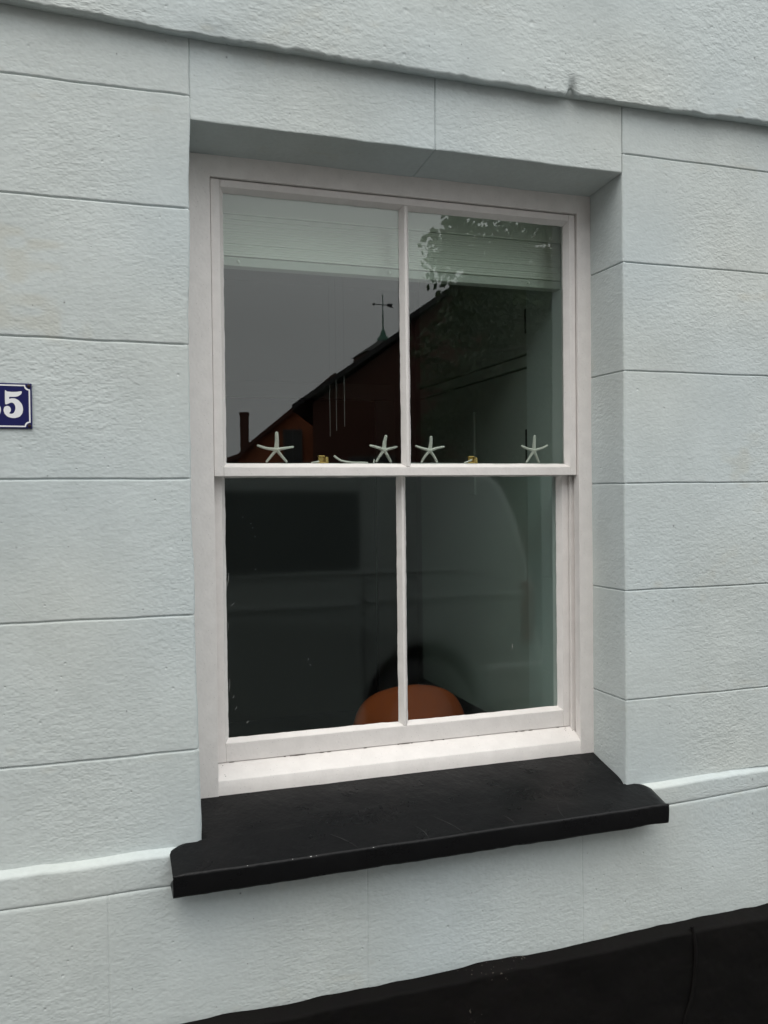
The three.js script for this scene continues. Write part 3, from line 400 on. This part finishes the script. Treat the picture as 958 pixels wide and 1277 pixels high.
function gableHouse(name, label, [x, z], deg, prof, depth, wallX, wallM, roofM) {   // prof: verge line from the eave to the apex, in facade metres
  const t = thing(name, label, 'house'); t.position.set(x, -0.13, z); t.rotation.y = deg * Math.PI / 180;
  const ax = prof.at(-1)[0], full = [...prof, ...prof.slice(0, -1).reverse().map(([u, v]) => [2 * ax - u, v])].map(([u, v]) => [u, v + 0.13]);
  const ws = new THREE.Shape(); ws.moveTo(wallX, 0); const under = full.filter(([u]) => u > wallX && u < 2 * ax - wallX).map(([u, v]) => [u, v - 0.12]); ws.lineTo(wallX, under[0][1] - (under[0][0] - wallX) * 0.7); for (const p of under) ws.lineTo(...p); ws.lineTo(2 * ax - wallX, under.at(-1)[1] - 0.2); ws.lineTo(2 * ax - wallX, 0);
  part('wall', new THREE.ExtrudeGeometry(ws, { depth, bevelEnabled: false }).translate(0, 0, 0.3), wallM, t);
  const rs = new THREE.Shape(); full.forEach((p, i) => i ? rs.lineTo(...p) : rs.moveTo(...p)); [...full].reverse().forEach(([u, v]) => rs.lineTo(u, v - 0.16));
  part('roof', new THREE.ExtrudeGeometry(rs, { depth: depth + 0.6, bevelEnabled: false }), roofM, t);
  return t;
}
const frameM = mat({ color: lin(0.10, 0.09, 0.08), roughness: 0.7 });
function houseWindow2(t, u0, u1, v0, v1) { const w = group('window', t); part('pane', box(u0, u1, v0, v1, -0.02, 0.02, 0), paneM, w); part('frame', mergeGeometries([box(u0 - 0.06, u0, v0 - 0.06, v1 + 0.06, -0.05, 0.02, 0), box(u1, u1 + 0.06, v0 - 0.06, v1 + 0.06, -0.05, 0.02, 0), box(u0, u1, v0 - 0.06, v0, -0.05, 0.02, 0), box(u0, u1, v1, v1 + 0.06, -0.05, 0.02, 0)]), frameM, w); }
function houseWindow(t, u0, u1, v0, v1) { const w = group('window', t), f = frameM; part('pane', box(u0, u1, v0, v1, 0.27, 0.31, 0), paneM, w); part('frame', mergeGeometries([box(u0 - 0.06, u0, v0 - 0.06, v1 + 0.06, 0.24, 0.31, 0), box(u1, u1 + 0.06, v0 - 0.06, v1 + 0.06, 0.24, 0.31, 0), box(u0, u1, v0 - 0.06, v0, 0.24, 0.31, 0), box(u0, u1, v1, v1 + 0.06, 0.24, 0.31, 0), box((u0 + u1) / 2 - 0.02, (u0 + u1) / 2 + 0.02, v0, v1, 0.24, 0.268, 0)]), f, w); }
{
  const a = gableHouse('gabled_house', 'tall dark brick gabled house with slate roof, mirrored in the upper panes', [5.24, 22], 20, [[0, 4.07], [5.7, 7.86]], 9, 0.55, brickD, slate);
  houseWindow(a, 1.6, 2.8, 1.2, 2.7);
  const b = gableHouse('gabled_house', 'low red brick gabled house with slim chimney, mirrored beside a taller slate roof', [4.32, 28], 14, [[0, 2.86], [0.38, 2.99], [0.70, 3.32], [3.7, 5.75]], 8, 0.34, brickM, tileM);
  part('chimney', mergeGeometries([box(0.40, 0.67, 2.9, 4.50, 0.7, 1.2, 0), box(0.375, 0.695, 4.50, 4.60, 0.675, 1.225, 0)]), brickD, b);
  houseWindow(b, 1.96, 2.5, 2.5, 3.9); houseWindow(b, 3.2, 4.2, 2.5, 3.6);
  const c = thing('turret', 'slate roofed turret with green copper finial and weathervane above the dark roof', 'tower'); c.position.set(13.35, 0.12, 38);
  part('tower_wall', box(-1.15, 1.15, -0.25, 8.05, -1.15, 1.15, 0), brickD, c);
  part('tower_roof', (() => { const g = new THREE.CylinderGeometry(0.26, 1.75, 0.75, 4); g.rotateY(Math.PI / 4); g.translate(0, 8.46, 0); return g; })(), slate, c);
  part('finial', new THREE.LatheGeometry([[0.30, 8.8], [0.26, 8.95], [0.16, 9.05], [0.13, 9.18], [0.10, 9.25], [0.04, 9.35], [0.03, 10.0], [0.06, 10.03], [0.025, 10.07], [0.02, 10.9], [0.04, 10.95], [0.0, 11.0]].map(p => new THREE.Vector2(...p)), 14), copper, c);
  const v = group('weathervane', c); part('arm', new THREE.CylinderGeometry(0.018, 0.018, 0.9, 6).rotateZ(Math.PI / 2).translate(0, 10.52, 0), M.iron, v); part('pointer', new THREE.ConeGeometry(0.07, 0.14, 8).rotateZ(Math.PI / 2).translate(-0.49, 10.52, 0), M.iron, v);
  const ts = new THREE.Shape(); ts.moveTo(0.14, 10.52); ts.lineTo(0.30, 10.60); ts.lineTo(0.55, 10.56); ts.lineTo(0.44, 10.50); ts.lineTo(0.55, 10.38); ts.lineTo(0.30, 10.44); part('tail', new THREE.ExtrudeGeometry(ts, { depth: 0.03, bevelEnabled: false }).translate(0, 0, -0.015), M.iron, v);
}
{ // the terrace over the road, which closes off the low sky
  const t = thing('terraced_house', 'long two storey brick terrace across the road with a slate roof', 'house'); t.position.set(-16, -0.13, 8.6);
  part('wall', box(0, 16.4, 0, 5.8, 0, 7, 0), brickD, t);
  const rs = new THREE.Shape(); rs.moveTo(-0.3, 5.8); rs.lineTo(3.5, 8.6); rs.lineTo(7.3, 5.8); const g = new THREE.ExtrudeGeometry(rs, { depth: 16.8, bevelEnabled: false }); g.rotateY(-Math.PI / 2); g.translate(16.6, 0, 0); part('roof', g, slate, t);
  for (let k = 0; k < 6; k++) for (const y of [1.0, 3.7]) houseWindow2(t, 1.0 + k * 2.6, 2.0 + k * 2.6, y, y + 1.4);
}
function leafyTree(label, base, trunkH, cy, rx, ry, clumps, seed, flat, dark) {
  const t = thing('street_tree', label, 'tree', 'trees across the road'); t.position.set(...base);
  const bark = mat({ color: lin(0.05, 0.04, 0.03), roughness: 0.95 }), r = rng(seed), gs = [];
  gs.push(sweep([[0, 0, 0], [0.05, trunkH * 0.3, 0.03], [-0.05, trunkH * 0.6, 0.02], [0.05, trunkH, 0]], u => lerp(0.26, 0.14, u), 10));
  for (let k = 0; k < 15; k++) { const a = k / 15 * 6.283 + r() * 0.4, L = rx * (0.55 + r() * 0.35), y0 = trunkH * (0.55 + r() * 0.4), y1 = y0 + (0.25 + r() * 0.75) * ry, e = [Math.cos(a) * L, y1, Math.sin(a) * L]; gs.push(sweep([[0, y0, 0], [e[0] * 0.5, (y0 + y1) / 2 + 0.3, e[2] * 0.5], e], u => lerp(0.09, 0.02, u), 6)); }
  part('trunk', mergeGeometries(gs), bark, t);
  const P = [], I = [], C = [], cl = [];
  for (let k = 0; k < clumps; k++) { const u = Math.max(r() * 2 - 1, flat), a = r() * 6.283, q = Math.pow(r(), 0.35), w = Math.pow(1 - u * u, 0.3); cl.push([Math.cos(a) * w * rx * q, cy + u * ry * Math.sqrt(q) + 0.2 * sn(a * 2, u * 3, 5), Math.sin(a) * w * rx * q, 0.28 + r() * 0.26]); }
  const v = new THREE.Vector3(), e1 = new THREE.Vector3(), e2 = new THREE.Vector3();
  for (const [x, y, z, R] of cl) for (let k = 0; k < 62; k++) {
    v.set(r() - 0.5, r() - 0.5, r() - 0.5).normalize().multiplyScalar(R * Math.pow(r(), 0.5)); v.x += x; v.y += y; v.z += z; e1.set(r() - 0.5, r() - 0.5, r() - 0.5).normalize(); e2.set(r() - 0.5, r() - 0.5, r() - 0.5).cross(e1).normalize();
    const L = 0.055 + r() * 0.04, o = P.length / 3; for (const [a, b] of [[-1, 0], [0, -0.62], [1, 0], [0, 0.62]]) P.push(v.x + e1.x * a * L + e2.x * b * L, v.y + e1.y * a * L + e2.y * b * L, v.z + e1.z * a * L + e2.z * b * L); I.push(o, o + 1, o + 2, o, o + 2, o + 3); const c = (0.7 + r() * 0.6) * dark; for (let q = 0; q < 4; q++) C.push(0.055 * c, 0.095 * c, 0.022 * c);
  }
  const g = new THREE.BufferGeometry(); g.setAttribute('position', new THREE.Float32BufferAttribute(P, 3)); g.setAttribute('color', new THREE.Float32BufferAttribute(C, 3)); g.setIndex(I); g.computeVertexNormals();
  part('crown', g, phys({ vertexColors: true, roughness: 0.7, transmission: 0.3, thickness: 0, side: THREE.DoubleSide }), t).userData.kind = 'stuff';
}
leafyTree('tall leafy street tree mirrored in the upper panes over the blind', [8.0, -0.13, 10.4], 5.2, 5.92, 3.15, 2.35, 230, 77, -0.72, 1);
leafyTree('low bushy dark green tree mirrored beneath the taller tree, before the slate roof', [10.3, -0.13, 16.2], 3.2, 3.6, 3.2, 2.9, 520, 91, -0.95, 0.8);
renderer.render(scene, camera);
